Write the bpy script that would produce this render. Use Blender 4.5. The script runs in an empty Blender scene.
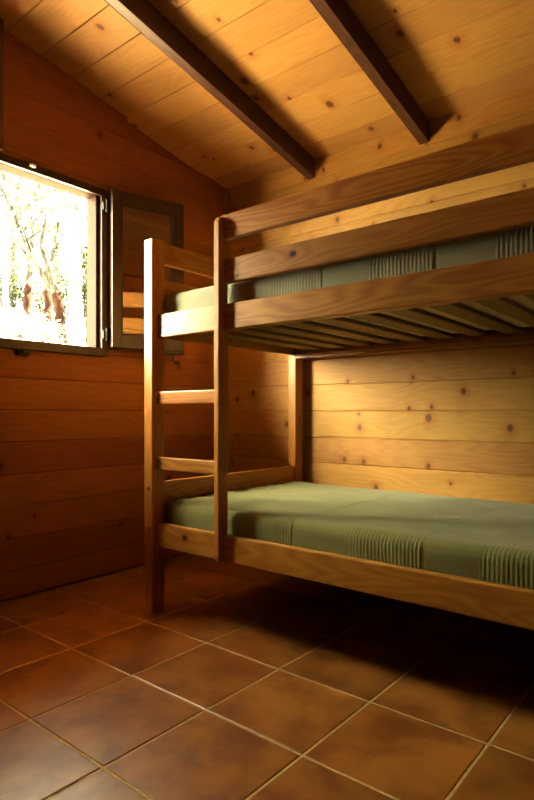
import bpy, bmesh, math, random
from mathutils import Vector, Matrix, noise

random.seed(7)
sc = bpy.context.scene
col = sc.collection

# ------------------------------------------------------------------ camera
cam_d = bpy.data.cameras.new('camera')
cam = bpy.data.objects.new('camera', cam_d)
col.objects.link(cam)
cam.location = (2.475, -2.63, 0.83)
cam.rotation_euler = (math.pi / 2, 0, math.pi / 2 - 0.8868)
cam_d.sensor_fit = 'AUTO'
cam_d.sensor_width = 36.0
cam_d.lens = 574.0 / 800.0 * 36.0
cam_d.shift_y = 13.3 / 800.0
cam_d.clip_start = 0.02
sc.camera = cam

# ------------------------------------------------------------------ world, sun, exposure
world = bpy.data.worlds.new('sky')
sc.world = world
world.use_nodes = True
wn = world.node_tree.nodes
wl = world.node_tree.links
bg = wn['Background']
sky = wn.new('ShaderNodeTexSky')
sky.sky_type = 'HOSEK_WILKIE'
sky.turbidity = 6.0
sky.ground_albedo = 0.4
sky.sun_direction = Vector((0.30, 0.52, 0.80)).normalized()
mixw = wn.new('ShaderNodeMix')
mixw.data_type = 'RGBA'
mixw.inputs[0].default_value = 0.9
mixw.inputs[7].default_value = (1.0, 0.93, 0.60, 1)      # hazy white sky
wl.new(sky.outputs[0], mixw.inputs[6])
wl.new(mixw.outputs[2], bg.inputs[0])
# added glow low in the sky, away from the bunk, to light the room
gtc = wn.new('ShaderNodeTexCoord')
gdot = wn.new('ShaderNodeVectorMath')
gdot.operation = 'DOT_PRODUCT'
wl.new(gtc.outputs['Generated'], gdot.inputs[0])
gdot.inputs[1].default_value = Vector((-0.56, -0.78, 0.40)).normalized()
gmr = wn.new('ShaderNodeMapRange')
gmr.interpolation_type = 'SMOOTHSTEP'
wl.new(gdot.outputs['Value'], gmr.inputs[0])
gmr.inputs[1].default_value = 0.70
gmr.inputs[2].default_value = 1.0
gmr.inputs[3].default_value = 4.0
gmr.inputs[4].default_value = 22.0
wl.new(gmr.outputs[0], bg.inputs[1])

sun_d = bpy.data.lights.new('sun', 'SUN')
sun_d.energy = 52.0
sun_d.angle = math.radians(1.0)
sun_d.color = (1.0, 0.92, 0.60)
sun = bpy.data.objects.new('sun', sun_d)
col.objects.link(sun)
sun.location = (2, 6, 9)
sun.rotation_euler = Vector((0.30, 0.52, 0.80)).to_track_quat('Z', 'Y').to_euler()

sc.view_settings.view_transform = 'Standard'
sc.view_settings.look = 'None'
sc.view_settings.gamma = 1.0
sc.view_settings.use_curve_mapping = False
sc.view_settings.exposure = 3.52

cy = sc.cycles
cy.use_denoising = True
cy.max_bounces = 12
cy.diffuse_bounces = 8
cy.glossy_bounces = 4
cy.caustics_reflective = False
cy.caustics_refractive = False
cy.sample_clamp_indirect = 0
cy.use_guiding = True
cy.use_adaptive_sampling = False

# ------------------------------------------------------------------ helpers
def link(name, me, mat=None, parent=None):
    o = bpy.data.objects.new(name, me)
    col.objects.link(o)
    if mat is not None:
        for m in (mat if isinstance(mat, (list, tuple)) else [mat]):
            me.materials.append(m)
    if parent is not None:
        o.parent = parent
    return o

def obj(name, bm, mat, parent=None, smooth=False):
    me = bpy.data.meshes.new(name)
    bmesh.ops.recalc_face_normals(bm, faces=bm.faces)
    bm.to_mesh(me)
    bm.free()
    if smooth:
        for p in me.polygons:
            p.use_smooth = True
    return link(name, me, mat, parent)

def tag(o, label, cat, group=None):
    o['label'] = label
    o['category'] = cat
    if group:
        o['group'] = group
    return o

def struct(o):
    o['kind'] = 'structure'
    return o

def empty(name, loc, label, cat, group=None):
    o = bpy.data.objects.new(name, None)
    col.objects.link(o)
    o.location = loc
    o.empty_display_size = 0.1
    return tag(o, label, cat, group)

def add_box(bm, x0, x1, y0, y1, z0, z1, bev=0.0, M=None, seg=2):
    b = bmesh.new()
    vs = [b.verts.new((x, y, z)) for z in (z0, z1) for y in (y0, y1) for x in (x0, x1)]
    for q in ((0, 2, 3, 1), (4, 5, 7, 6), (0, 1, 5, 4), (2, 6, 7, 3), (0, 4, 6, 2), (1, 3, 7, 5)):
        b.faces.new([vs[i] for i in q])
    if bev > 0:
        bmesh.ops.bevel(b, geom=b.edges[:], offset=bev, segments=seg, profile=0.5, affect='EDGES')
    if M is not None:
        b.transform(M)
    me = bpy.data.meshes.new('tmp')
    b.to_mesh(me)
    b.free()
    bm.from_mesh(me)
    bpy.data.meshes.remove(me)

def box(name, x0, x1, y0, y1, z0, z1, mat, parent=None, bev=0.004):
    bm = bmesh.new()
    add_box(bm, x0, x1, y0, y1, z0, z1, bev)
    return obj(name, bm, mat, parent)

def add_prism(bm, prof, a0, a1, fn):
    """profile polygon (list of 2-tuples) swept from a0 to a1; fn(u,v,a) -> point"""
    A = [bm.verts.new(fn(u, v, a0)) for u, v in prof]
    B = [bm.verts.new(fn(u, v, a1)) for u, v in prof]
    n = len(prof)
    for i in range(n):
        bm.faces.new((A[i], A[(i + 1) % n], B[(i + 1) % n], B[i]))
    bm.faces.new(A[::-1])
    bm.faces.new(B)

def add_tube(bm, pts, rad, seg=8, cap=True):
    pts = [Vector(p) for p in pts]
    rings = []
    up = Vector((0.13, 0.21, 1)).normalized()
    for i, p in enumerate(pts):
        d = (pts[min(i + 1, len(pts) - 1)] - pts[max(i - 1, 0)]).normalized()
        s = d.cross(up)
        if s.length < 1e-3:
            s = d.cross(Vector((1, 0, 0)))
        s.normalize()
        t = s.cross(d).normalized()
        r = rad[i] if isinstance(rad, (list, tuple)) else rad
        rings.append([bm.verts.new(p + (s * math.cos(2 * math.pi * k / seg) + t * math.sin(2 * math.pi * k / seg)) * r) for k in range(seg)])
    fs = []
    for a, b in zip(rings, rings[1:]):
        for k in range(seg):
            fs.append(bm.faces.new((a[k], a[(k + 1) % seg], b[(k + 1) % seg], b[k])))
    if cap:
        fs.append(bm.faces.new(rings[0][::-1]))
        fs.append(bm.faces.new(rings[-1]))
    return fs

# ------------------------------------------------------------------ materials
class NT:
    def __init__(s, name):
        s.m = bpy.data.materials.new(name)
        s.m.use_nodes = True
        s.t = s.m.node_tree
        s.n = s.t.nodes
        s.l = s.t.links
        s.b = s.n['Principled BSDF']
    def put(s, sock, v):
        if isinstance(v, bpy.types.NodeSocket):
            s.l.new(v, sock)
        elif v is not None:
            sock.default_value = v
    def math(s, op, a, b=None, c=None, clamp=False):
        n = s.n.new('ShaderNodeMath')
        n.operation = op
        n.use_clamp = clamp
        for i, v in enumerate((a, b, c)):
            s.put(n.inputs[i], v)
        return n.outputs[0]
    def xyz(s, x, y, z):
        n = s.n.new('ShaderNodeCombineXYZ')
        for i, v in enumerate((x, y, z)):
            s.put(n.inputs[i], v)
        return n.outputs[0]
    def noise(s, vec, scale=1, detail=3, rough=0.5, dist=0.0):
        n = s.n.new('ShaderNodeTexNoise')
        s.put(n.inputs['Vector'], vec)
        n.inputs['Scale'].default_value = scale
        n.inputs['Detail'].default_value = detail
        n.inputs['Roughness'].default_value = rough
        n.inputs['Distortion'].default_value = dist
        return n.outputs[0]
    def smooth(s, v, a, b, lo=0.0, hi=1.0):
        n = s.n.new('ShaderNodeMapRange')
        n.interpolation_type = 'SMOOTHSTEP'
        s.put(n.inputs[0], v)
        n.inputs[1].default_value = a
        n.inputs[2].default_value = b
        n.inputs[3].default_value = lo
        n.inputs[4].default_value = hi
        return n.outputs[0]
    def mix(s, f, a, b, mode='MIX'):
        n = s.n.new('ShaderNodeMix')
        n.data_type = 'RGBA'
        n.blend_type = mode
        s.put(n.inputs[0], f)
        for i, v in ((6, a), (7, b)):
            if isinstance(v, (tuple, list)):
                v = tuple(v) + (1,) if len(v) == 3 else v
            s.put(n.inputs[i], v)
        return n.outputs[2]
    def bump(s, h, strength, dist=0.01):
        n = s.n.new('ShaderNodeBump')
        n.inputs['Strength'].default_value = strength
        n.inputs['Distance'].default_value = dist
        s.put(n.inputs['Height'], h)
        s.l.new(n.outputs[0], s.b.inputs['Normal'])

def coords(t):
    tc = t.n.new('ShaderNodeTexCoord')
    sp = t.n.new('ShaderNodeSeparateXYZ')
    t.l.new(tc.outputs['Object'], sp.inputs[0])
    return {'X': sp.outputs[0], 'Y': sp.outputs[1], 'Z': sp.outputs[2]}

def wood(name, along, light, dark, plank=None, across=None, knots=0.0, fixed=(), rough=0.45,
         ring=0.35, knot_col=(0.075, 0.027, 0.008), ksize=1.0, tint=0.22, seg_len=None, spec=0.35):
    """pine: grain along one axis; plank=(axis, pitch, offset) gives each board its own grain and tint"""
    t = NT(name)
    C = coords(t)
    others = [k for k in 'XYZ' if k != along]
    a = C[along]
    oi = t.n.new('ShaderNodeObjectInfo')
    pid = None
    if plank:
        pid = t.math('FLOOR', t.math('DIVIDE', t.math('SUBTRACT', C[plank[0]], plank[2]), plank[1]))
        if seg_len:
            w0 = t.n.new('ShaderNodeTexWhiteNoise')
            w0.noise_dimensions = '1D'
            t.l.new(pid, w0.inputs['W'])
            sid = t.math('FLOOR', t.math('DIVIDE', t.math('ADD', a, t.math('MULTIPLY', w0.outputs[0], seg_len)), seg_len))
            pid = t.math('ADD', pid, t.math('MULTIPLY', sid, 17.3))
        wnz = t.n.new('ShaderNodeTexWhiteNoise')
        wnz.noise_dimensions = '1D'
        t.l.new(pid, wnz.inputs['W'])
        rnd = wnz.outputs[0]
    else:
        rnd = oi.outputs['Random']
    a2 = t.math('ADD', a, t.math('MULTIPLY', rnd, 41.7))
    b, c = C[others[0]], C[others[1]]
    # broad cathedral figure: contour lines of a stretched noise
    n1 = t.noise(t.xyz(t.math('MULTIPLY', a2, 1.1), t.math('MULTIPLY', b, 7.0), t.math('MULTIPLY', c, 7.0)), 1.0, 2, 0.45)
    rings = t.math('POWER', t.math('ABSOLUTE', t.math('SINE', t.math('MULTIPLY', n1, 55.0))), 2.2)
    n2 = t.noise(t.xyz(t.math('MULTIPLY', a2, 4.0), t.math('MULTIPLY', b, 120.0), t.math('MULTIPLY', c, 120.0)), 1.0, 3, 0.6)
    n3 = t.noise(t.xyz(t.math('MULTIPLY', a2, 1.3), t.math('MULTIPLY', b, 5.0), t.math('MULTIPLY', c, 5.0)), 1.0, 2, 0.5)
    f = t.math('ADD', t.math('MULTIPLY', rings, ring), t.math('ADD', t.math('MULTIPLY', n2, 0.5), t.math('MULTIPLY', n3, 0.55)))
    f = t.smooth(f, 0.30, 1.15)
    colr = t.mix(f, light, dark)
    # board to board tint
    val = t.math('ADD', 1.0 - tint * 0.6, t.math('MULTIPLY', rnd, tint))
    hs = t.n.new('ShaderNodeHueSaturation')
    t.put(hs.inputs['Value'], val)
    t.put(hs.inputs['Hue'], t.math('ADD', 0.496, t.math('MULTIPLY', t.math('FRACT', t.math('MULTIPLY', rnd, 7.31)), 0.010)))
    t.l.new(colr, hs.inputs['Color'])
    colr = hs.outputs[0]
    if knots > 0:
        ac = C[across or (plank[0] if plank else others[0])]
        vo = t.n.new('ShaderNodeTexVoronoi')
        vo.voronoi_dimensions = '2D'
        vo.inputs['Scale'].default_value = 1.0
        wob = t.math('MULTIPLY', t.math('SUBTRACT', n3, 0.5), 0.10)
        t.l.new(t.xyz(t.math('ADD', t.math('MULTIPLY', a2, 8.0), wob), t.math('ADD', t.math('MULTIPLY', ac, 6.2), wob), 0.0), vo.inputs['Vector'])
        sp = t.n.new('ShaderNodeSeparateColor')
        t.l.new(vo.outputs['Color'], sp.inputs[0])
        on = t.math('LESS_THAN', sp.outputs[0], knots)
        sz = t.math('ADD', 0.45, t.math('MULTIPLY', sp.outputs[1], 0.75))
        d = t.math('DIVIDE', vo.outputs['Distance'], t.math('MULTIPLY', sz, ksize))
        core = t.math('MULTIPLY', t.smooth(d, 0.035, 0.085, 1, 0), on)
        halo = t.math('MULTIPLY', t.smooth(d, 0.06, 0.26, 0.40, 0), on)
        colr = t.mix(halo, colr, t.mix(1.0, colr, (0.75, 0.42, 0.24), 'MULTIPLY'))
        colr = t.mix(t.math('MULTIPLY', core, 0.85), colr, knot_col)
    for (kx, ky, kz, ra, rb) in fixed:
        P = {'X': kx, 'Y': ky, 'Z': kz}
        da = t.math('DIVIDE', t.math('SUBTRACT', C[along], P[along]), ra)
        ds = [t.math('DIVIDE', t.math('SUBTRACT', C[k], P[k]), rb) for k in others]
        r2 = t.math('ADD', t.math('MULTIPLY', da, da), t.math('ADD', t.math('MULTIPLY', ds[0], ds[0]), t.math('MULTIPLY', ds[1], ds[1])))
        r2 = t.math('ADD', r2, t.math('MULTIPLY', t.math('SUBTRACT', n2, 0.5), 0.9))
        halo = t.smooth(r2, 0.8, 6.0, 0.55, 0)
        colr = t.mix(halo, colr, t.mix(1.0, colr, (0.7, 0.38, 0.2), 'MULTIPLY'))
        colr = t.mix(t.smooth(r2, 0.6, 1.6, 0.95, 0), colr, (0.022, 0.008, 0.003))
    t.l.new(colr, t.b.inputs['Base Color'])
    t.b.inputs['Roughness'].default_value = rough
    t.b.inputs['Specular IOR Level'].default_value = spec
    t.bump(t.math('ADD', t.math('MULTIPLY', n2, 0.6), rings), 0.05, 0.003)
    return t.m

PITCH, ZOFF = 0.1425, -0.012
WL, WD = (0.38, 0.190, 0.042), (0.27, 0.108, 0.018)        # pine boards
M_wallA = wood('pine logs of the window wall', 'Y', (0.285, 0.104, 0.034), (0.17, 0.055, 0.018), plank=('Z', PITCH, ZOFF), knots=0.14, ring=0.16, ksize=1.5, rough=0.6, spec=0.15)  # same pine as the bunk wall; shade put into darker, redder colours
M_wallB = wood('pine logs of the bunk wall', 'X', WL, WD, plank=('Z', PITCH, ZOFF), knots=0.42, ring=0.2, ksize=1.7, rough=0.55, spec=0.2)
M_wallDx = wood('logs of the near wall darkened to cut bounce', 'X', (0.10, 0.026, 0.010), (0.06, 0.015, 0.006), plank=('Z', PITCH, ZOFF))  # unseen walls coloured dark so they bounce little light into the room
M_wallDy = wood('logs of the side wall darkened to cut bounce', 'Y', (0.10, 0.026, 0.010), (0.06, 0.015, 0.006), plank=('Z', PITCH, ZOFF))
M_ceil = wood('pine ceiling boards', 'X', (0.50, 0.265, 0.082), (0.35, 0.152, 0.036), plank=('Y', 0.16, -0.758), knots=0.20, ring=0.13, ksize=2.0, rough=0.55, spec=0.2)
M_beam = wood('dark stained rafter wood', 'Y', (0.085, 0.030, 0.015), (0.045, 0.015, 0.008), rough=0.5)
M_frame = wood('brown stained window wood', 'Y', (0.036, 0.014, 0.006), (0.020, 0.008, 0.0035), rough=0.42)
M_frame_out = wood('window wood darkened against glare', 'Y', (0.020, 0.0085, 0.0035), (0.012, 0.005, 0.002), rough=0.7, spec=0.05)  # colour darkened to stand in for less daylight on the reveal
M_trim = wood('pine corner strip', 'Z', WL, WD)
M_darkpost = wood('dark post wood', 'Z', (0.15, 0.06, 0.028), (0.09, 0.034, 0.016))
BL, BD = (0.40, 0.178, 0.029), (0.26, 0.090, 0.013)          # varnished bunk pine
M_bx = wood('varnished pine rail', 'X', BL, BD, ring=0.42, rough=0.36, spec=0.30)
M_bx_low = wood('varnished pine lower rail', 'X', BL, BD, ring=0.32, rough=0.36, spec=0.30,
                fixed=((0.222, 0.025, 0.334, 0.015, 0.011), (1.272, 0.025, 0.268, 0.045, 0.012)))
M_bx_g2 = wood('varnished pine guard rail', 'X', BL, BD, ring=0.32, rough=0.36, spec=0.30,
               fixed=((0.757, 0.025, 1.370, 0.013, 0.010), (0.505, 0.025, 1.335, 0.006, 0.005)))
M_by = wood('varnished pine end board', 'Y', BL, BD, ring=0.32, rough=0.36, spec=0.30)
M_bz = wood('varnished pine post', 'Z', BL, BD, ring=0.25, rough=0.36, spec=0.30)
M_slat = wood('raw slat wood', 'Y', (0.20, 0.12, 0.05), (0.14, 0.08, 0.03), ring=0.2, rough=0.6)

def plain(name, c, rough=0.5, metal=0.0):
    t = NT(name)
    C = coords(t)
    nz = t.noise(t.xyz(C['X'], C['Y'], C['Z']), 60.0, 3)
    t.l.new(t.mix(t.smooth(nz, 0.3, 0.7), tuple(v * 0.85 for v in c), tuple(min(1, v * 1.1) for v in c)), t.b.inputs['Base Color'])
    t.b.inputs['Roughness'].default_value = rough
    t.b.inputs['Metallic'].default_value = metal
    return t.m

M_bolt = plain('dark brass bolt', (0.22, 0.14, 0.06), 0.4, 0.8)
M_hinge = plain('worn steel', (0.02, 0.014, 0.010), 0.7, 0.0)
M_black = plain('blackened iron', (0.02, 0.018, 0.016), 0.45, 0.6)
M_white = plain('white catch', (0.7, 0.68, 0.62), 0.4)
M_mattress = plain('mattress ticking', (0.55, 0.5, 0.42), 0.9)

def glass_mat():
    t = NT('window pane glass')
    t.b.inputs['Base Color'].default_value = (1, 1, 1, 1)
    t.b.inputs['Roughness'].default_value = 0.0
    tr = t.n.new('ShaderNodeBsdfTransparent')
    tr.inputs[0].default_value = (0.93, 0.94, 0.92, 1)
    gl = t.n.new('ShaderNodeBsdfGlossy')
    gl.inputs['Roughness'].default_value = 0.02
    fr = t.n.new('ShaderNodeFresnel')
    fr.inputs[0].default_value = 1.62
    mx = t.n.new('ShaderNodeMixShader')
    t.l.new(t.math('MULTIPLY', fr.outputs[0], 1.3, clamp=True), mx.inputs[0])
    t.l.new(tr.outputs[0], mx.inputs[1])
    t.l.new(gl.outputs[0], mx.inputs[2])
    out = [n for n in t.n if n.type == 'OUTPUT_MATERIAL'][0]
    t.l.new(mx.outputs[0], out.inputs['Surface'])
    return t.m
M_glass = glass_mat()

TP, TX, TY = 0.334, 1.326, -1.495       # floor tile pitch and a joint crossing
def tile_mat():
    t = NT('glazed terracotta tile')
    C = coords(t)
    ix = t.math('FLOOR', t.math('DIVIDE', t.math('SUBTRACT', C['X'], TX), TP))
    iy = t.math('FLOOR', t.math('DIVIDE', t.math('SUBTRACT', C['Y'], TY), TP))
    w = t.n.new('ShaderNodeTexWhiteNoise')
    w.noise_dimensions = '2D'
    t.l.new(t.xyz(ix, iy, 0.0), w.inputs['Vector'])
    off = t.math('MULTIPLY', w.outputs[0], 31.0)
    v = t.xyz(t.math('ADD', C['X'], off), C['Y'], off)
    n1 = t.noise(v, 7.0, 4, 0.55, 0.3)
    n2 = t.noise(v, 40.0, 2, 0.5)
    f = t.smooth(t.math('ADD', t.math('MULTIPLY', n1, 0.9), t.math('MULTIPLY', n2, 0.12)), 0.34, 0.66)
    c = t.mix(f, (0.175, 0.060, 0.013), (0.325, 0.138, 0.026))
    hs = t.n.new('ShaderNodeHueSaturation')
    t.put(hs.inputs['Value'], t.math('ADD', 0.86, t.math('MULTIPLY', w.outputs[0], 0.28)))
    t.l.new(c, hs.inputs['Color'])
    t.l.new(hs.outputs[0], t.b.inputs['Base Color'])
    t.b.inputs['Roughness'].default_value = 0.33
    t.b.inputs['Specular IOR Level'].default_value = 0.5
    t.bump(t.math('ADD', t.math('MULTIPLY', n1, 1.0), t.math('MULTIPLY', n2, 0.10)), 0.16, 0.006)
    return t.m
M_tile = tile_mat()
M_grout = plain('pale grout', (0.50, 0.37, 0.14), 0.8)

def cloth(name, bands, base, hi):
    t = NT(name)
    C = coords(t)
    nz = t.noise(t.xyz(t.math('MULTIPLY', C['X'], 1.0), C['Y'], C['Z']), 420.0, 2, 0.7)
    nl = t.noise(t.xyz(C['X'], C['Y'], C['Z']), 5.0, 3, 0.5)
    m = None
    for a, b in bands:
        k = t.math('MULTIPLY', t.math('GREATER_THAN', C['X'], a), t.math('LESS_THAN', C['X'], b))
        m = k if m is None else t.math('ADD', m, k)
    rib = t.math('MULTIPLY', m, t.math('SINE', t.math('MULTIPLY', C['X'], 2 * math.pi / 0.0125)))
    f = t.math('ADD', t.math('MULTIPLY', nz, 0.55), t.math('ADD', t.math('MULTIPLY', nl, 0.35), t.math('MULTIPLY', rib, 0.20)))
    t.l.new(t.mix(t.smooth(f, 0.15, 0.85), base, hi), t.b.inputs['Base Color'])
    t.b.inputs['Roughness'].default_value = 0.95
    t.b.inputs['Specular IOR Level'].default_value = 0.1
    t.b.inputs['Sheen Weight'].default_value = 0.15
    t.bump(t.math('ADD', t.math('MULTIPLY', nz, 0.35), t.math('MULTIPLY', rib, 0.5)), 0.5, 0.002)
    return t.m
BANDS_LOW = ((1.20, 1.285), (1.505, 1.765), (1.93, 2.2))
BANDS_UP = ((1.19, 1.41), (1.587, 1.803), (1.975, 2.2))
M_cloth_low = cloth('ribbed olive bedspread', BANDS_LOW, (0.112, 0.112, 0.034), (0.200, 0.198, 0.066))  # one fabric with the upper spread; warm bounced light put into colour
M_cloth_up = cloth('ribbed grey green bedspread', BANDS_UP, (0.165, 0.158, 0.100), (0.300, 0.285, 0.185))

# ------------------------------------------------------------------ the room
RX, RY0, RIDGE = 4.40, -4.30, -1.70
SL, ZE = 0.195, 2.236
def zroof(y):
    return ZE - SL * y if y > RIDGE else ZE - SL * RIDGE - SL * (RIDGE - y)

WY0, WY1, WZ0, WZ1 = -1.71, -0.892, 1.115, 1.955          # window hole

def log_profile(z0, z1, lo, hi, th):
    c = 0.0045
    p = [(-th, z0)]
    p += [(-c, z0), (0, z0 + c * 1.1)] if lo else [(0, z0)]
    p += [(0, z1 - c * 1.1), (-c, z1)] if hi else [(0, z1)]
    p += [(-th, z1)]
    return p

def log_wall(name, mat, a0, a1, fn, hole=None, short=None, th=0.035, back=0.075):
    """courses of grooved logs; fn(u, z, a): u = depth behind the face, a = along"""
    bm = bmesh.new()
    k = 0
    while True:
        z0, z1 = max(ZOFF + PITCH * k, 0.014), ZOFF + PITCH * (k + 1)
        if z0 > 2.62:
            break
        cuts = [z0, z1]
        if hole:
            cuts += [z for z in hole[2:] if z0 < z < z1]
        cuts.sort()
        for c0, c1 in zip(cuts, cuts[1:]):
            segs = [(a0, a1)]
            if hole and c0 >= hole[2] - 1e-6 and c1 <= hole[3] + 1e-6:
                segs = [(a0, hole[0]), (hole[1], a1)]
            if short and k == short[0]:
                segs = [(a0, short[1])]
            for s0, s1 in segs:
                add_prism(bm, log_profile(c0, c1, c0 == z0, c1 == z1, th), s0, s1, fn)
                cb = -0.05 if (k == 0 and c0 == z0) else c0
                add_prism(bm, [(-th, cb), (-back, cb), (-back, c1), (-th, c1)], s0, s1, fn)
        if short and k == short[0]:
            add_prism(bm, [(-0.028, z0), (-back, z0), (-back, z1), (-0.028, z1)], short[1], a1, fn)
        k += 1
    # cut along the two roof slopes
    for s in (1, -1):
        no = Vector((0, SL * s, 1)).normalized()
        bmesh.ops.bisect_plane(bm, geom=bm.verts[:] + bm.edges[:] + bm.faces[:], plane_co=(0, RIDGE, zroof(RIDGE) + 0.012),
                               plane_no=no, clear_outer=True)
    return struct(obj(name, bm, mat))

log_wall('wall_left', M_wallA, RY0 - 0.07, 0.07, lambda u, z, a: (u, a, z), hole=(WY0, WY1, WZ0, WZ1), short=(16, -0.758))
log_wall('wall_back', M_wallB, 0.0, RX, lambda u, z, a: (a, -u, z))
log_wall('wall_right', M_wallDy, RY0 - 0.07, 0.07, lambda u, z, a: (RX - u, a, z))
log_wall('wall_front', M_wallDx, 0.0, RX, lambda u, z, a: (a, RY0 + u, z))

# floor: bevelled tiles over grout, one mesh
bm = bmesh.new()
add_box(bm, -0.07, RX + 0.07, RY0 - 0.07, 0.07, -0.12, -0.0022)
nf = len(bm.faces)
g = 0.0032
i0, i1 = math.floor((0 - TX) / TP), math.ceil((RX - TX) / TP)
j0, j1 = math.floor((RY0 - TY) / TP), math.ceil((0 - TY) / TP)
for i in range(i0, i1):
    for j in range(j0, j1):
        x0, x1 = max(TX + i * TP + g, 0.002), min(TX + (i + 1) * TP - g, RX - 0.002)
        y0, y1 = max(TY + j * TP + g, RY0 + 0.002), min(TY + (j + 1) * TP - g, -0.002)
        if x1 - x0 > 0.02 and y1 - y0 > 0.02:
            add_box(bm, x0, x1, y0, y1, -0.012, 0.0, 0.0035)
bm.faces.ensure_lookup_table()
for k, fc in enumerate(bm.faces):
    fc.material_index = 0 if k < nf else 1
struct(obj('floor', bm, [M_grout, M_tile]))

# ceiling: boards running along x, V joints, two slopes, one mesh
bm = bmesh.new()
def roof_board(y0, y1):
    c = 0.004
    pr = [(y1 - 0.0018, zroof(y1) + 0.008), (y1 - 0.0030, zroof(y1)), (y0 + 0.0030, zroof(y0)), (y0 + 0.0018, zroof(y0) + 0.008),
          (y0 + 0.0005, zroof(y0) + 0.09), (y1 - 0.0005, zroof(y1) + 0.09)]
    add_prism(bm, pr, -0.82, RX + 0.3, lambda u, v, a: (a, u, v))  # unseen overhang lengthened past the window wall to block high sky light
y = -0.758 + 0.16 * 6
ys = []
while y > RIDGE + 0.16:
    roof_board(y - 0.16, y)
    y -= 0.16
roof_board(RIDGE, y)
y = RIDGE
while y > RY0 - 0.2:
    roof_board(y - 0.16, y)
    y -= 0.16
for s, y0, y1 in ((1, RIDGE, 0.3), (-1, RY0 - 0.3, RIDGE)):
    add_prism(bm, [(y0, zroof(y0) + 0.08), (y1, zroof(y1) + 0.08), (y1, zroof(y1) + 0.12), (y0, zroof(y0) + 0.12)], -0.84, RX + 0.32, lambda u, v, a: (a, u, v))
struct(obj('ceiling', bm, M_ceil))

# rafters
def rafter(xc, label):
    bm = bmesh.new()
    w, h = 0.048, 0.103
    ye = RY0 + 0.001
    pr = [(-0.001, zroof(-0.001) + 0.004), (RIDGE, zroof(RIDGE) + 0.004), (ye, zroof(ye) + 0.004), (ye, zroof(ye) - h), (RIDGE, zroof(RIDGE) - h), (-0.001, zroof(-0.001) - h)]
    add_prism(bm, pr, xc - w / 2, xc + w / 2, lambda u, v, a: (a, u, v))
    ed = [e for e in bm.edges if all(abs(v.co.z - (zroof(v.co.y) - h)) < 1e-4 for v in e.verts) and abs(e.verts[0].co.y - e.verts[1].co.y) > 0.5]
    bmesh.ops.bevel(bm, geom=ed, offset=0.003, segments=2, profile=0.5, affect='EDGES')
    return tag(obj('ceiling_beam', bm, M_beam), label, 'beam')
rafter(0.650, 'dark brown ceiling beam nearer the window')
rafter(1.312, 'dark brown ceiling beam farther from the window, above the middle of the bunk')

struct(box('trim_1', 0.0005, 0.03, -0.03, -0.0005, 0.02, ZE - 0.02, M_trim, bev=0.004))
bm = bmesh.new()
add_prism(bm, [(-1.50, WZ1 + 0.004), (-1.437, WZ1 + 0.004), (-1.437, zroof(-1.437) - 0.001), (-1.50, zroof(-1.50) - 0.001)], 0.0005, 0.045, lambda u, v, a: (a, u, v))
struct(obj('trim_2', bm, M_darkpost))

# ------------------------------------------------------------------ window
win = bpy.data.objects.new('window_1', None)
col.objects.link(win)
win.location = (0, (WY0 + WY1) / 2, WZ0)
struct(win)
def wobj(name, bm, mat, parent=win, **k):
    bm.transform(Matrix.Translation(-Vector(win.location)))
    return obj(name, bm, mat, parent, **k)
def ring_frame(bm, x0, x1, y0, y1, z0, z1, w, bev=0.003, wb=None, wt=None):
    wb = wb or w
    wt = wt or w
    add_box(bm, x0, x1, y0, y0 + w, z0, z1, bev)
    add_box(bm, x0, x1, y1 - w, y1, z0, z1, bev)
    add_box(bm, x0, x1, y0 + w - 0.002, y1 - w + 0.002, z1 - wt, z1, bev)
    add_box(bm, x0, x1, y0 + w - 0.002, y1 - w + 0.002, z0, z0 + wb, bev)
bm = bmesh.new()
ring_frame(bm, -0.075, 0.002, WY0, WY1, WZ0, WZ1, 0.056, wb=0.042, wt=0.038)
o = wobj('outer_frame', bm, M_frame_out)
o['label'] = 'outer part of the frame, darkened against glare'
bm = bmesh.new()
ring_frame(bm, 0.002, 0.022, WY0, WY1, WZ0, WZ1, 0.036, wb=0.042)
wobj('frame', bm, M_frame)
for zz, nm in ((WZ1 - 0.012, 0), (WZ0 - 0.012, 1)):
    bm = bmesh.new()
    if nm == 0:
        add_box(bm, 0.0225, 0.034, -1.310, -1.282, zz - 0.006, zz + 0.006, 0.002)
        add_box(bm, 0.030, 0.042, -1.302, -1.290, zz - 0.010, zz + 0.004, 0.002)
    else:
        add_box(bm, 0.0005, 0.020, -1.36, -1.30, zz - 0.014, zz + 0.012, 0.004)
        add_box(bm, 0.0005, 0.034, -1.345, -1.306, zz - 0.004, zz + 0.009, 0.003)
    o = wobj('catch', bm, M_white if nm == 0 else M_black)
    o['label'] = 'small pale catch on the top of the frame' if nm == 0 else 'small dark catch under the sill'
bm = bmesh.new()
for zz in (1.225, 1.868):
    bm = bmesh.new()
    add_tube(bm, [(0.034, -0.908, zz - 0.026), (0.034, -0.908, zz + 0.026)], 0.0055, 10)
    add_tube(bm, [(0.034, -0.908, zz - 0.030), (0.034, -0.908, zz - 0.026)], 0.0045, 10)
    add_tube(bm, [(0.034, -0.908, zz + 0.026), (0.034, -0.908, zz + 0.031)], 0.0045, 10)
    add_box(bm, 0.0225, 0.030, -0.925, -0.905, zz - 0.02, zz + 0.02)
    wobj('hinge', bm, M_hinge, smooth=False)

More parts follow.
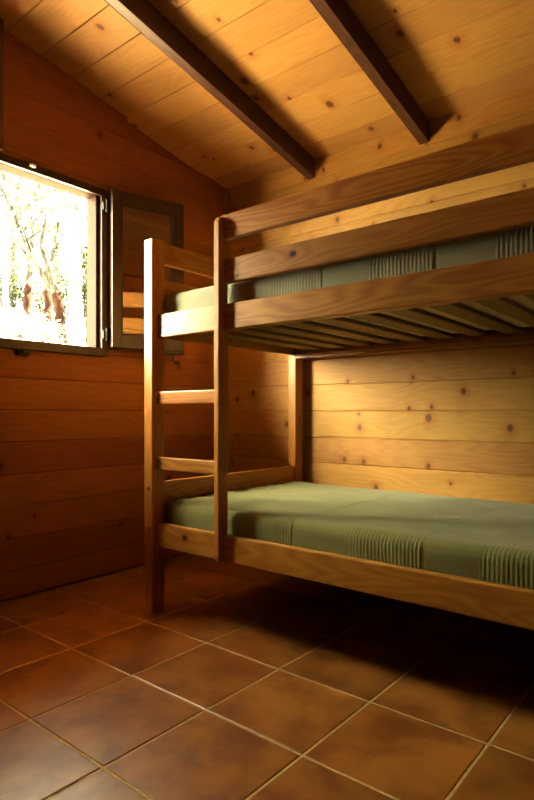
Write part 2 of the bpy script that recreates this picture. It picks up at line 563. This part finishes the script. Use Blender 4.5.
# the open casement, swung back towards the wall
th = math.radians(16.5)
SW, SZ0, SZ1 = 0.395, 1.160, 1.953
E1 = Vector((math.sin(th), math.cos(th), 0))
N1 = Vector((math.cos(th), -math.sin(th), 0))
SM = Matrix(((E1.x, N1.x, 0, 0.065), (E1.y, N1.y, 0, -0.897), (0, 0, 1, 0), (0, 0, 0, 1)))   # (w, t, z) -> world
def sbox(bm, w0, w1, t0, t1, z0, z1, bev=0.003):
    add_box(bm, w0, w1, t0, t1, z0, z1, bev, SM)
bm = bmesh.new()
sbox(bm, 0, 0.048, -0.042, 0, SZ0, SZ1)
sbox(bm, SW - 0.062, SW, -0.042, 0, SZ0, SZ1)
sbox(bm, 0.046, SW - 0.060, -0.042, 0, SZ1 - 0.062, SZ1)
sbox(bm, 0.046, SW - 0.060, -0.042, 0, SZ0, SZ0 + 0.066)
sash = wobj('sash', bm, M_frame)
bm = bmesh.new()
sbox(bm, 0.044, SW - 0.058, -0.022, -0.018, SZ0 + 0.062, SZ1 - 0.058, 0)
wobj('glass_pane', bm, M_glass, sash)
bm = bmesh.new()
b0, b1 = 0.048, SW - 0.062
for (w0, w1, z0, z1) in ((b0, b0 + .01, SZ0 + .066, SZ1 - .062), (b1 - .01, b1, SZ0 + .066, SZ1 - .062), (b0, b1, SZ0 + .066, SZ0 + .076), (b0, b1, SZ1 - .072, SZ1 - .062)):
    sbox(bm, w0, w1, -0.018, -0.006, z0, z1, 0.003)
wobj('glazing_bead', bm, M_frame, sash)
bm = bmesh.new()
sbox(bm, 0.27, SW, -0.03, 0.006, SZ0 - 0.016, SZ0 - 0.0005, 0.002)
add_tube(bm, [SM @ Vector(p) for p in ((0.335, 0.0, SZ0 - 0.014), (0.335, 0.002, SZ0 - 0.05), (0.340, 0.006, SZ0 - 0.062), (0.35, 0.012, SZ0 - 0.064), (0.358, 0.014, SZ0 - 0.056))], 0.005, 8)
o = wobj('latch_hook', bm, M_black, sash)
o['label'] = 'black iron latch hook'

# ------------------------------------------------------------------ bunk bed
BX0, BX1 = 0.558, 2.60
BED = Vector((BX0, -1.093, 0))
bed = empty('bunk_bed', BED, 'varnished pine bunk bed with ladder and guard rails, made up in green', 'bed')
def bpart(name, x0, x1, y0, y1, z0, z1, mat, bev=0.005, parent=bed):
    # keep the mesh in room coordinates relative to the bed's base
    bm = bmesh.new()
    add_box(bm, x0, x1, y0, y1, z0, z1, bev)
    bm.transform(Matrix.Translation(-BED))
    return obj(name, bm, mat, parent)
# fixed knots were given in room coordinates: shift them by using bed-relative materials
PW, PD, PH = 0.052, 0.068, 1.556
posts = []
for xa in (BX0, BX1 - PW):
    for ya in (-1.093, -0.095):
        p = bpart('post', xa, xa + PW, ya, ya + PD, 0.0, PH, M_bz, 0.004)
        posts.append(p)
        front = ya < -0.5
        for zb, rb in ((1.530, .0050), (1.363, .0050), (1.197, .0050), (0.518, .0095), (0.351, .0095)):
            if not front or xa > 1:
                continue
            bm = bmesh.new()
            yb = ya
            hgt = 0.0022 if zb > 1 else 0.008
            add_tube(bm, [(xa + 0.030, yb + 0.001, zb), (xa + 0.030, yb - hgt * 0.6, zb), (xa + 0.030, yb - hgt, zb)], [rb, rb, rb * 0.55], 12)
            bm.transform(Matrix.Translation(-BED))
            obj('bolt', bm, M_bolt, p)
RX0, RX1 = BX0 + PW - 0.005, BX1 - PW + 0.005
YF0, YF1 = -1.068, -1.040
YB0, YB1 = -0.093, -0.065
bpart('side_rail', RX0, RX1, YF0, YF1, 1.143, 1.240, M_bx)
bpart('side_rail', RX0, RX1, YF0, YF1, 0.275, 0.374, M_bx_low)
bpart('side_rail', RX0, RX1, YB0, YB1, 1.128, 1.244, M_bx)
bpart('side_rail', RX0, RX1, YB0, YB1, 0.270, 0.369, M_bx)
LX0, LX1 = 0.969, 0.992
bpart('guard_rail', LX0 + 0.002, RX1, YF0, YF1, 1.480, 1.574, M_bx, 0.006)
bpart('guard_rail', LX0 + 0.002, RX1, YF0, YF1, 1.316, 1.408, M_bx_g2, 0.006)
# ladder upright with a rounded head, in front of the rails
bm = bmesh.new()
y0, y1, zt, r = -1.096, -1.0445, 1.564, 0.025
pr = [(y0, 0.280), (y1, 0.280)]
for k in range(7):
    a = math.pi / 2 * k / 6
    pr.append((y1 - r + r * math.cos(a), zt - r + r * math.sin(a)))
for k in range(7):
    a = math.pi / 2 + math.pi / 2 * k / 6
    pr.append((y0 + r + r * math.cos(a), zt - r + r * math.sin(a)))
add_prism(bm, pr, LX0, LX1, lambda u, v, a: (a, u, v))
bmesh.ops.bevel(bm, geom=[e for e in bm.edges if abs(e.verts[0].co.x - e.verts[1].co.x) < 1e-5], offset=0.003, segments=2, profile=0.5, affect='EDGES')
bm.transform(Matrix.Translation(-BED))
obj('ladder_post', bm, M_bz, bed)
for z0, z1 in ((0.868, 0.920), (0.597, 0.649)):
    bpart('rung', RX0, LX0, -1.072, -1.050, z0, z1, M_bx, 0.004)
for xa in (0.573, BX1 - 0.041):
    xb = xa + 0.024
    for z0, z1 in ((1.463, 1.553), (1.310, 1.398), (1.150, 1.244), (0.440, 0.541), (0.270, 0.369)):
        bpart('end_board', xa, xb, -1.025, -0.095, z0, z1, M_by, 0.004)
for zb in (1.166, 0.292):
    for (ya, yb_) in ((YF1, YF1 + 0.022), (YB0 - 0.026, YB0)):
        bpart('ledger', RX0, RX1, ya, yb_, zb - 0.022, zb, M_bx, 0.002)
s0 = 1.434
for zb in (1.166, 0.292):
    x = s0 - 5 * 0.143
    while x < RX1 - 0.08:
        if x > RX0:
            bpart('slat', x, x + 0.076, YF1 + 0.001, YB0 - 0.001, zb, zb + 0.016, M_slat, 0.003)
        x += 0.143

# ------------------------------------------------------------------ mattresses and bedspreads
def mattress(z0, z1, label):
    bm = bmesh.new()
    add_box(bm, 0.618, 2.528, -1.018, -0.114, z0, z1, 0.035, seg=4)
    return tag(obj('mattress', bm, M_mattress, smooth=True), label, 'mattress')

def bedspread(z0, z1, mat, bands, label, seed):
    x0, x1, y0, y1 = 0.6005, 2.540, -1.0340, -0.1000
    R = 0.036
    nx, ny, nz = 640, 46, 9
    verts, faces = [], []
    def grid(fn, na, nb):
        base = len(verts)
        for i in range(na + 1):
            for j in range(nb + 1):
                verts.append(fn(i / na, j / nb))
        for i in range(na):
            for j in range(nb):
                a = base + i * (nb + 1) + j
                faces.append((a, a + 1, a + nb + 2, a + nb + 1))
    X = lambda u: x0 + (x1 - x0) * u
    Y = lambda v: y0 + (y1 - y0) * v
    Z = lambda w: z0 + (z1 - z0) * w
    grid(lambda u, v: (X(u), Y(v), z1), nx, ny)
    grid(lambda u, w: (X(u), y0, Z(w)), nx, nz)
    grid(lambda u, w: (X(u), y1, Z(w)), nx, nz)
    grid(lambda v, w: (x0, Y(v), Z(w)), ny, nz)
    grid(lambda v, w: (x1, Y(v), Z(w)), ny, nz)
    out = []
    for q in verts:
        c = Vector((min(max(q[0], x0 + R), x1 - R), min(max(q[1], y0 + R), y1 - R), min(q[2], z1 - R)))
        d = Vector(q) - c
        n = d.normalized() if d.length > 1e-9 else Vector((0, 0, 1))
        p = c + n * R if q[2] > c.z - 1e-9 else c + n * R
        if q[2] < z1 - R:
            p.z = q[2]
        u = (q[0] - x0) / (x1 - x0)
        v = (q[1] - y0) / (y1 - y0)
        off = 0.0
        # soft crown and lumps
        if n.z > 0.3:
            off += 0.004 * n.z * (noise.noise(Vector((q[0] * 3.1, q[1] * 3.7, seed))) + 0.6 * noise.noise(Vector((q[0] * 8, q[1] * 9, seed + 5))))
        for a, b in bands:
            if a < q[0] < b:
                off += 0.0006
        for a, b in bands:                       # stitched seam at the end of a band
            off -= 0.0016 * math.exp(-((q[0] - b) / 0.005) ** 2)
        # gathers at the foot end
        fe = max(0.0, 1 - (q[0] - x0) / 0.20)
        ph = 7 * noise.noise(Vector((q[1] * 6, q[2] * 5, seed + 2)))
        if fe > 0:
            off += 0.006 * fe * (math.sin(q[1] * 70 + ph) * (1 if n.x < -0.3 or n.z < 0.9 else 0.25)) * (1 - 0.3 * n.z)
            off += 0.013 * fe * noise.noise(Vector((q[0] * 22, q[1] * 16, q[2] * 20 + seed)))
        # folds hanging on the front side
        if n.y < -0.4:
            off += 0.0030 * noise.noise(Vector((q[0] * 14, q[2] * 9, seed + 9)))
        p = p + n * off
        if q[2] < z0 + 0.05 and n.z < 0.5:       # lower hem bulges a little at the foot corner
            p += n * 0.004 * (1 - (q[2] - z0) / 0.05)
        # the cover is bunched at the foot corner
        cx = max(0.0, 1 - (q[0] - x0) / 0.07) * max(0.0, 1 - (q[1] - y0) / 0.16)
        if cx > 0 and q[2] < z1 - 0.02:
            w = (q[2] - z0) / (z1 - z0)
            p.x -= 0.030 * cx * max(0.0, math.sin(math.pi * min(1, max(0, (w - 0.30) / 0.62)))) * (0.75 + 0.45 * math.sin(q[2] * 190 + q[1] * 45))
            p.y += 0.012 * cx * math.sin(q[2] * 120 + 1.0)
        p.y = min(max(p.y, -1.0385), -0.0945)
        p.x = max(p.x, 0.5985)
        if p.x < 0.6165:                          # tucked in behind the corner posts
            p.y = min(max(p.y, -1.0215), -0.0985)
        p.z = max(p.z, z0)
        out.append(p)
    me = bpy.data.meshes.new('bedspread')
    me.from_pydata(out, [], faces)
    bm = bmesh.new()
    bm.from_mesh(me)
    bpy.data.meshes.remove(me)
    bmesh.ops.remove_doubles(bm, verts=bm.verts, dist=0.0002)
    o = obj('bedspread', bm, mat, None, smooth=True)
    return tag(o, label, 'bedspread')
mattress(0.3085, 0.446, 'mattress on the lower bunk under the olive bedspread')
bedspread(0.312, 0.462, M_cloth_low, BANDS_LOW, 'olive green ribbed bedspread on the lower bunk', 3.3)
mattress(1.1825, 1.320, 'mattress on the upper bunk under the grey green bedspread')
bedspread(1.186, 1.336, M_cloth_up, BANDS_UP, 'grey green ribbed bedspread on the upper bunk', 8.7)

# ------------------------------------------------------------------ outside
def zground(x, y):
    d = -x
    if d < 2.2:
        z = -0.12
    elif d < 4.4:
        z = -0.12 + (d - 2.2) * 0.72
    else:
        z = -0.12 + 2.2 * 0.72 + (d - 4.4) * 0.26
    f = min(max((y + 7.0) / 6.5, 0.0), 1.0)          # unseen bank lowered on the left to let low sky light in
    z = -0.12 + (z + 0.12) * f * f * (3 - 2 * f)
    if d > 2.4:
        z += 0.10 * noise.noise(Vector((x * 0.5, y * 0.5, 1.0))) + 0.04 * noise.noise(Vector((x * 2, y * 2, 4.0)))
    return z

def ground_mat():
    t = NT('dry sunlit earth')
    C = coords(t)
    v = t.xyz(C['X'], C['Y'], C['Z'])
    n1 = t.noise(v, 1.4, 5, 0.6)
    n2 = t.noise(v, 14.0, 4, 0.65)
    f = t.smooth(t.math('ADD', t.math('MULTIPLY', n1, 0.6), t.math('MULTIPLY', n2, 0.5)), 0.35, 0.75)
    c = t.mix(f, (0.34, 0.27, 0.17), (0.62, 0.54, 0.40))
    c = t.mix(t.smooth(n1, 0.55, 0.75, 0, 0.6), c, (0.24, 0.27, 0.10))
    n4 = t.noise(v, 3.0, 5, 0.65)
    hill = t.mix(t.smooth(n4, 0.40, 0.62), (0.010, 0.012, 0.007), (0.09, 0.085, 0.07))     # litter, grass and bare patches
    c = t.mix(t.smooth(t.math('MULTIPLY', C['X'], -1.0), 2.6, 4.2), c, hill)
    t.l.new(c, t.b.inputs['Base Color'])
    t.b.inputs['Roughness'].default_value = 0.95
    t.b.inputs['Specular IOR Level'].default_value = 0.02
    t.bump(n2, 0.5, 0.05)
    return t.m
bm = bmesh.new()
xs = [-0.08 - 0.35 * i for i in range(10)] + [-3.6 - 0.7 * i for i in range(40)]
yg = [-16 + 0.8 * j for j in range(58)]
V = [[bm.verts.new((x, yv, zground(x, yv))) for yv in yg] for x in xs]
for i in range(len(xs) - 1):
    for j in range(len(yg) - 1):
        bm.faces.new((V[i][j], V[i][j + 1], V[i + 1][j + 1], V[i + 1][j]))
struct(obj('ground', bm, ground_mat(), smooth=True))

def bark_mat():
    t = NT('pale cork bark')
    C = coords(t)
    nz = t.noise(t.xyz(t.math('MULTIPLY', C['X'], 14), t.math('MULTIPLY', C['Y'], 14), t.math('MULTIPLY', C['Z'], 4)), 1.0, 4, 0.65)
    t.l.new(t.mix(t.smooth(nz, 0.35, 0.65), (0.010, 0.009, 0.007), (0.034, 0.031, 0.027)), t.b.inputs['Base Color'])
    t.b.inputs['Roughness'].default_value = 0.95
    t.b.inputs['Specular IOR Level'].default_value = 0.02
    t.bump(nz, 0.8, 0.03)
    return t.m
def plainbark(name, a, b):
    t = NT(name)
    C = coords(t)
    nz = t.noise(t.xyz(t.math('MULTIPLY', C['X'], 9), t.math('MULTIPLY', C['Y'], 9), t.math('MULTIPLY', C['Z'], 3)), 1.0, 4, 0.6)
    t.l.new(t.mix(t.smooth(nz, 0.3, 0.7), a, b), t.b.inputs['Base Color'])
    t.b.inputs['Roughness'].default_value = 0.9
    t.b.inputs['Specular IOR Level'].default_value = 0.02
    return t.m
def leaf_mat(name, a, b):
    t = NT(name)
    oi = t.n.new('ShaderNodeNewGeometry')
    t.l.new(t.mix(oi.outputs['Random Per Island'], a, b), t.b.inputs['Base Color'])
    t.b.inputs['Roughness'].default_value = 0.6
    t.b.inputs['Specular IOR Level'].default_value = 0.02
    tr = t.n.new('ShaderNodeBsdfTranslucent')
    t.l.new(t.mix(oi.outputs['Random Per Island'], a, b), tr.inputs[0])
    mx = t.n.new('ShaderNodeMixShader')
    mx.inputs[0].default_value = 0.2
    t.l.new(t.b.outputs[0], mx.inputs[1])
    t.l.new(tr.outputs[0], mx.inputs[2])
    out = [n for n in t.n if n.type == 'OUTPUT_MATERIAL'][0]
    t.l.new(mx.outputs[0], out.inputs['Surface'])
    return t.m
M_bark = bark_mat()
M_red = plainbark('stripped red trunk', (0.006, 0.0026, 0.0018), (0.016, 0.0068, 0.0045))
M_pale = plainbark('smooth pale bark', (0.06, 0.058, 0.055), (0.16, 0.15, 0.14))
M_leaf = leaf_mat('olive oak leaves', (0.014, 0.017, 0.010), (0.080, 0.088, 0.060))
M_leaf_d = leaf_mat('dark shrub leaves', (0.004, 0.006, 0.002), (0.015, 0.020, 0.007))
M_leaf_y = leaf_mat('pale grass green leaves', (0.22, 0.26, 0.07), (0.42, 0.45, 0.16))

CAMX, CAMY, CAMZ = 2.475, -2.63, 0.83
sy, cyw = math.sin(0.8868), math.cos(0.8868)
def at(px, py, d):
    """a place outside that lies d metres ahead along the sight line of a picture point"""
    u = (px - 267) / 574.0
    return Vector((CAMX + (u * sy - cyw) * d, CAMY + (u * cyw + sy) * d, CAMZ + (413.3 - py) / 574.0 * d))

def leaves(bm, centres, n, spread, size, rng):
    for _ in range(n):
        c = rng.choice(centres)
        p = Vector(c) + Vector((rng.gauss(0, spread), rng.gauss(0, spread), rng.gauss(0, spread * 0.7)))
        a = Vector((rng.gauss(0, 1), rng.gauss(0, 1), rng.gauss(0, 1))).normalized()
        b = a.cross(Vector((rng.gauss(0, 1), rng.gauss(0, 1), rng.gauss(0, 1)))).normalized()
        s = size * rng.uniform(0.6, 1.4)
        vs = [bm.verts.new(p - a * s), bm.verts.new(p + b * s * 0.45), bm.verts.new(p + a * s), bm.verts.new(p - b * s * 0.45)]
        bm.faces.new(vs)

def tree(name, stems, label, cat='tree', red_below=None, mat=None, nleaf=1500, spread=0.35, lsize=0.06, lmat=None, seed=1, group=None, crown=True):
    """stems: list of (points, radii); the first is the trunk"""
    rng = random.Random(seed)
    base = Vector(stems[0][0][0])
    base.z = zground(base.x, base.y)
    root = empty(name, base, label, cat, group)
    bm = bmesh.new()
    tips = []
    for k, (pts, rad) in enumerate(stems):
        pts = [Vector(p) for p in pts]
        if k == 0:
            pts[0].z = base.z - 0.1
        # refine with a little wobble
        P, Rr = [], []
        for i in range(len(pts) - 1):
            for s in range(4):
                f = s / 4
                q = pts[i].lerp(pts[i + 1], f)
                if i + f > 0:
                    q = q + Vector((rng.uniform(-1, 1), rng.uniform(-1, 1), 0)) * rad[i] * 0.25
                P.append(q)
                Rr.append(rad[i] * (1 - f) + rad[i + 1] * f)
        P.append(pts[-1])
        Rr.append(rad[-1])
        fs = add_tube(bm, P, Rr, 10)
        if red_below is not None:
            for fc in fs:
                if fc.calc_center_median().z < red_below:
                    fc.material_index = 1
        tips.append(pts[-1])
        if k > 0:
            tips.append(pts[-2].lerp(pts[-1], 0.5))
        # twigs
        for _ in range(7):
            q = P[-1 - rng.randrange(min(6, len(P)))]
            e = q + Vector((rng.uniform(-1, 1), rng.uniform(-1, 1), rng.uniform(-0.1, 1))) * spread * 1.6
            m = q.lerp(e, 0.5) + Vector((rng.uniform(-1, 1), rng.uniform(-1, 1), 0)) * 0.08
            r0 = max(rad[-1] * 0.45, 0.008)
            add_tube(bm, [q, m, e], [r0, r0 * 0.6, r0 * 0.25], 5)
            tips += [m, e]
    bm.transform(Matrix.Translation(-base))
    obj('trunk', bm, [mat or M_bark, M_red], root, smooth=True)
    if crown:
        bm = bmesh.new()
        leaves(bm, tips, nleaf, spread, lsize, rng)
        bm.transform(Matrix.Translation(-base))
        obj('foliage', bm, lmat or M_leaf, root)
    return root

# leaning cork oak: stripped below, forked above
D = 10.5
tree('cork_oak', [([at(63, 334, D), at(60, 322, D), at(56.5, 294, D), at(40, 268, D), at(28, 249, D + .2), at(21.5, 232, D + .3)], [.10, .095, .085, .075, .06, .05]),
                  ([at(21.5, 232, D + .3), at(37, 218, D + .6), at(52, 196, D + .9), at(58, 170, D + 1)], [.045, .035, .025, .015]),
                  ([at(21.5, 232, D + .3), at(13, 211, D), at(2, 188, D - .2), at(-10, 160, D)], [.045, .035, .025, .015]),
                  ([at(56.5, 294, D), at(47, 262, D - .2), at(41, 244, D - .3), at(46, 215, D - .4), at(42, 185, D)], [.055, .05, .04, .025, .015])],
     'leaning forked cork oak with a reddish stripped lower trunk, seen through the window', red_below=at(57, 294, D).z, nleaf=1000, spread=0.5, seed=3)
D = 8.2
tree('pale_tree', [([at(76, 352, D), at(75, 320, D), at(75.5, 280, D), at(74, 244, D), at(72, 228, D), at(69, 200, D), at(66, 165, D)], [.10, .095, .09, .085, .06, .045, .03]),
                   ([at(73, 240, D), at(64, 228, D + .3), at(55, 205, D + .6), at(47, 178, D + .8)], [.05, .035, .025, .012]),
                   ([at(74, 238, D), at(80, 215, D), at(82, 190, D + .2), at(85, 165, D + .3)], [.045, .035, .025, .015])],
     'straight tree with a thick pale trunk beside the right window jamb', mat=M_pale, nleaf=500, spread=0.35, lsize=0.045, seed=5)
D = 14.5
tree('cork_oak', [([at(28, 316, D), at(27, 300, D), at(28.5, 286, D), at(29, 262, D), at(34, 235, D), at(30, 205, D)], [.10, .095, .09, .085, .06, .04]),
                  ([at(29, 262, D), at(18, 240, D), at(8, 215, D + 1)], [.05, .04, .02])],
     'upright cork oak with a short red trunk, farther back behind the dark bush', red_below=at(28, 286, D).z, nleaf=700, spread=0.7, lsize=0.07, seed=9)
D = 13.5
tree('cork_oak', [([at(49, 318, D), at(48, 305, D), at(47, 291, D), at(50, 265, D), at(57, 240, D), at(60, 210, D)], [.09, .085, .08, .075, .05, .03]),
                  ([at(50, 265, D), at(44, 240, D + .5), at(40, 215, D + 1)], [.045, .03, .02])],
     'cork oak with a thin red trunk standing just left of the leaning one', red_below=at(47, 291, D).z, nleaf=500, spread=0.7, lsize=0.07, seed=12)
D = 12.0
tree('young_oak', [([at(7.5, 312, D), at(5, 285, D), at(3, 256, D), at(-2, 220, D), at(-6, 180, D)], [.06, .055, .05, .04, .02]),
                   ([at(3, 256, D), at(9, 232, D), at(12, 205, D)], [.03, .022, .012])],
     'slim pale tree at the left edge of the window view', mat=M_pale, nleaf=300, spread=0.5, seed=15)
# trees further up the slope
for k, (px, d, h, lab) in enumerate(((12, 21, 7.5, 'leafy tree far up the slope at the left of the view'), (55, 23, 8.5, 'leafy tree far up the slope behind the leaning oak'),
                                    (88, 19, 7.0, 'leafy tree far up the slope behind the right jamb'))):
    p = at(px, 330, d)
    p.z = zground(p.x, p.y)
    st = [([p, p + Vector((.1, 0, h * .3)), p + Vector((.3, .2, h * .6)), p + Vector((.2, .4, h * .85))], [.16, .13, .09, .04])]
    for q in range(6):
        a = q * 1.05 + k
        st.append(([p + Vector((.1, 0, h * (.3 + .08 * q))), p + Vector((math.cos(a) * .9, math.sin(a) * .9, h * (.42 + .08 * q))), p + Vector((math.cos(a) * 1.8, math.sin(a) * 1.8, h * (.5 + .085 * q)))], [.06, .04, .015]))
    tree('hillside_tree', st, lab, nleaf=1700, spread=0.85, lsize=0.10, seed=20 + k, group='trees far up the slope')

def shrub(px, py, d, w, h, lab, lm, n=900, seed=1, ls=0.05):
    rng = random.Random(seed)
    p = at(px, py, d)
    p.z = zground(p.x, p.y)
    root = empty('shrub', p, lab, 'shrub', 'shrubs on the slope outside')
    cs = []
    bm = bmesh.new()
    for _ in range(9):
        e = Vector((rng.uniform(-w, w), rng.uniform(-w, w), rng.uniform(.35, 1) * h))
        add_tube(bm, [(0, 0, -0.05), e * .5 + Vector((0, 0, .1)), e], [.018, .012, .005], 5)
        cs += [e, e * .6 + Vector((0, 0, .1))]
    obj('stem', bm, M_bark, root)
    bm = bmesh.new()
    leaves(bm, cs, n, w * .38, ls, rng)
    obj('foliage', bm, lm, root)
shrub(14, 304, 17, .7, 1.2, 'dark green bush at the left between pale trunks', M_leaf_d, 1100, 31)
shrub(66, 306, 16, .7, 1.9, 'tall green bush between the leaning and the pale trunk', M_leaf, 1000, 32)
shrub(88, 318, 11, .5, 1.8, 'tall bush behind the pale trunk at the right jamb', M_leaf_d, 1000, 33)
shrub(40, 305, 18, .8, 1.0, 'low bush behind the thin red trunks', M_leaf, 900, 34)
shrub(46, 338, 9.5, .28, .3, 'low yellow green tuft at the foot of the leaning oak', M_leaf_y, 350, 35, .035)
shrub(20, 336, 10, .4, .25, 'low yellow green tuft at the bottom left of the window view', M_leaf_y, 400, 36, .035)
shrub(3, 300, 16, .8, 1.6, 'grey green bush at the far left edge of the view', M_leaf, 900, 37)
shrub(60, 300, 18, .9, 1.8, 'large bush far up the slope behind the forked oak', M_leaf, 1100, 38)
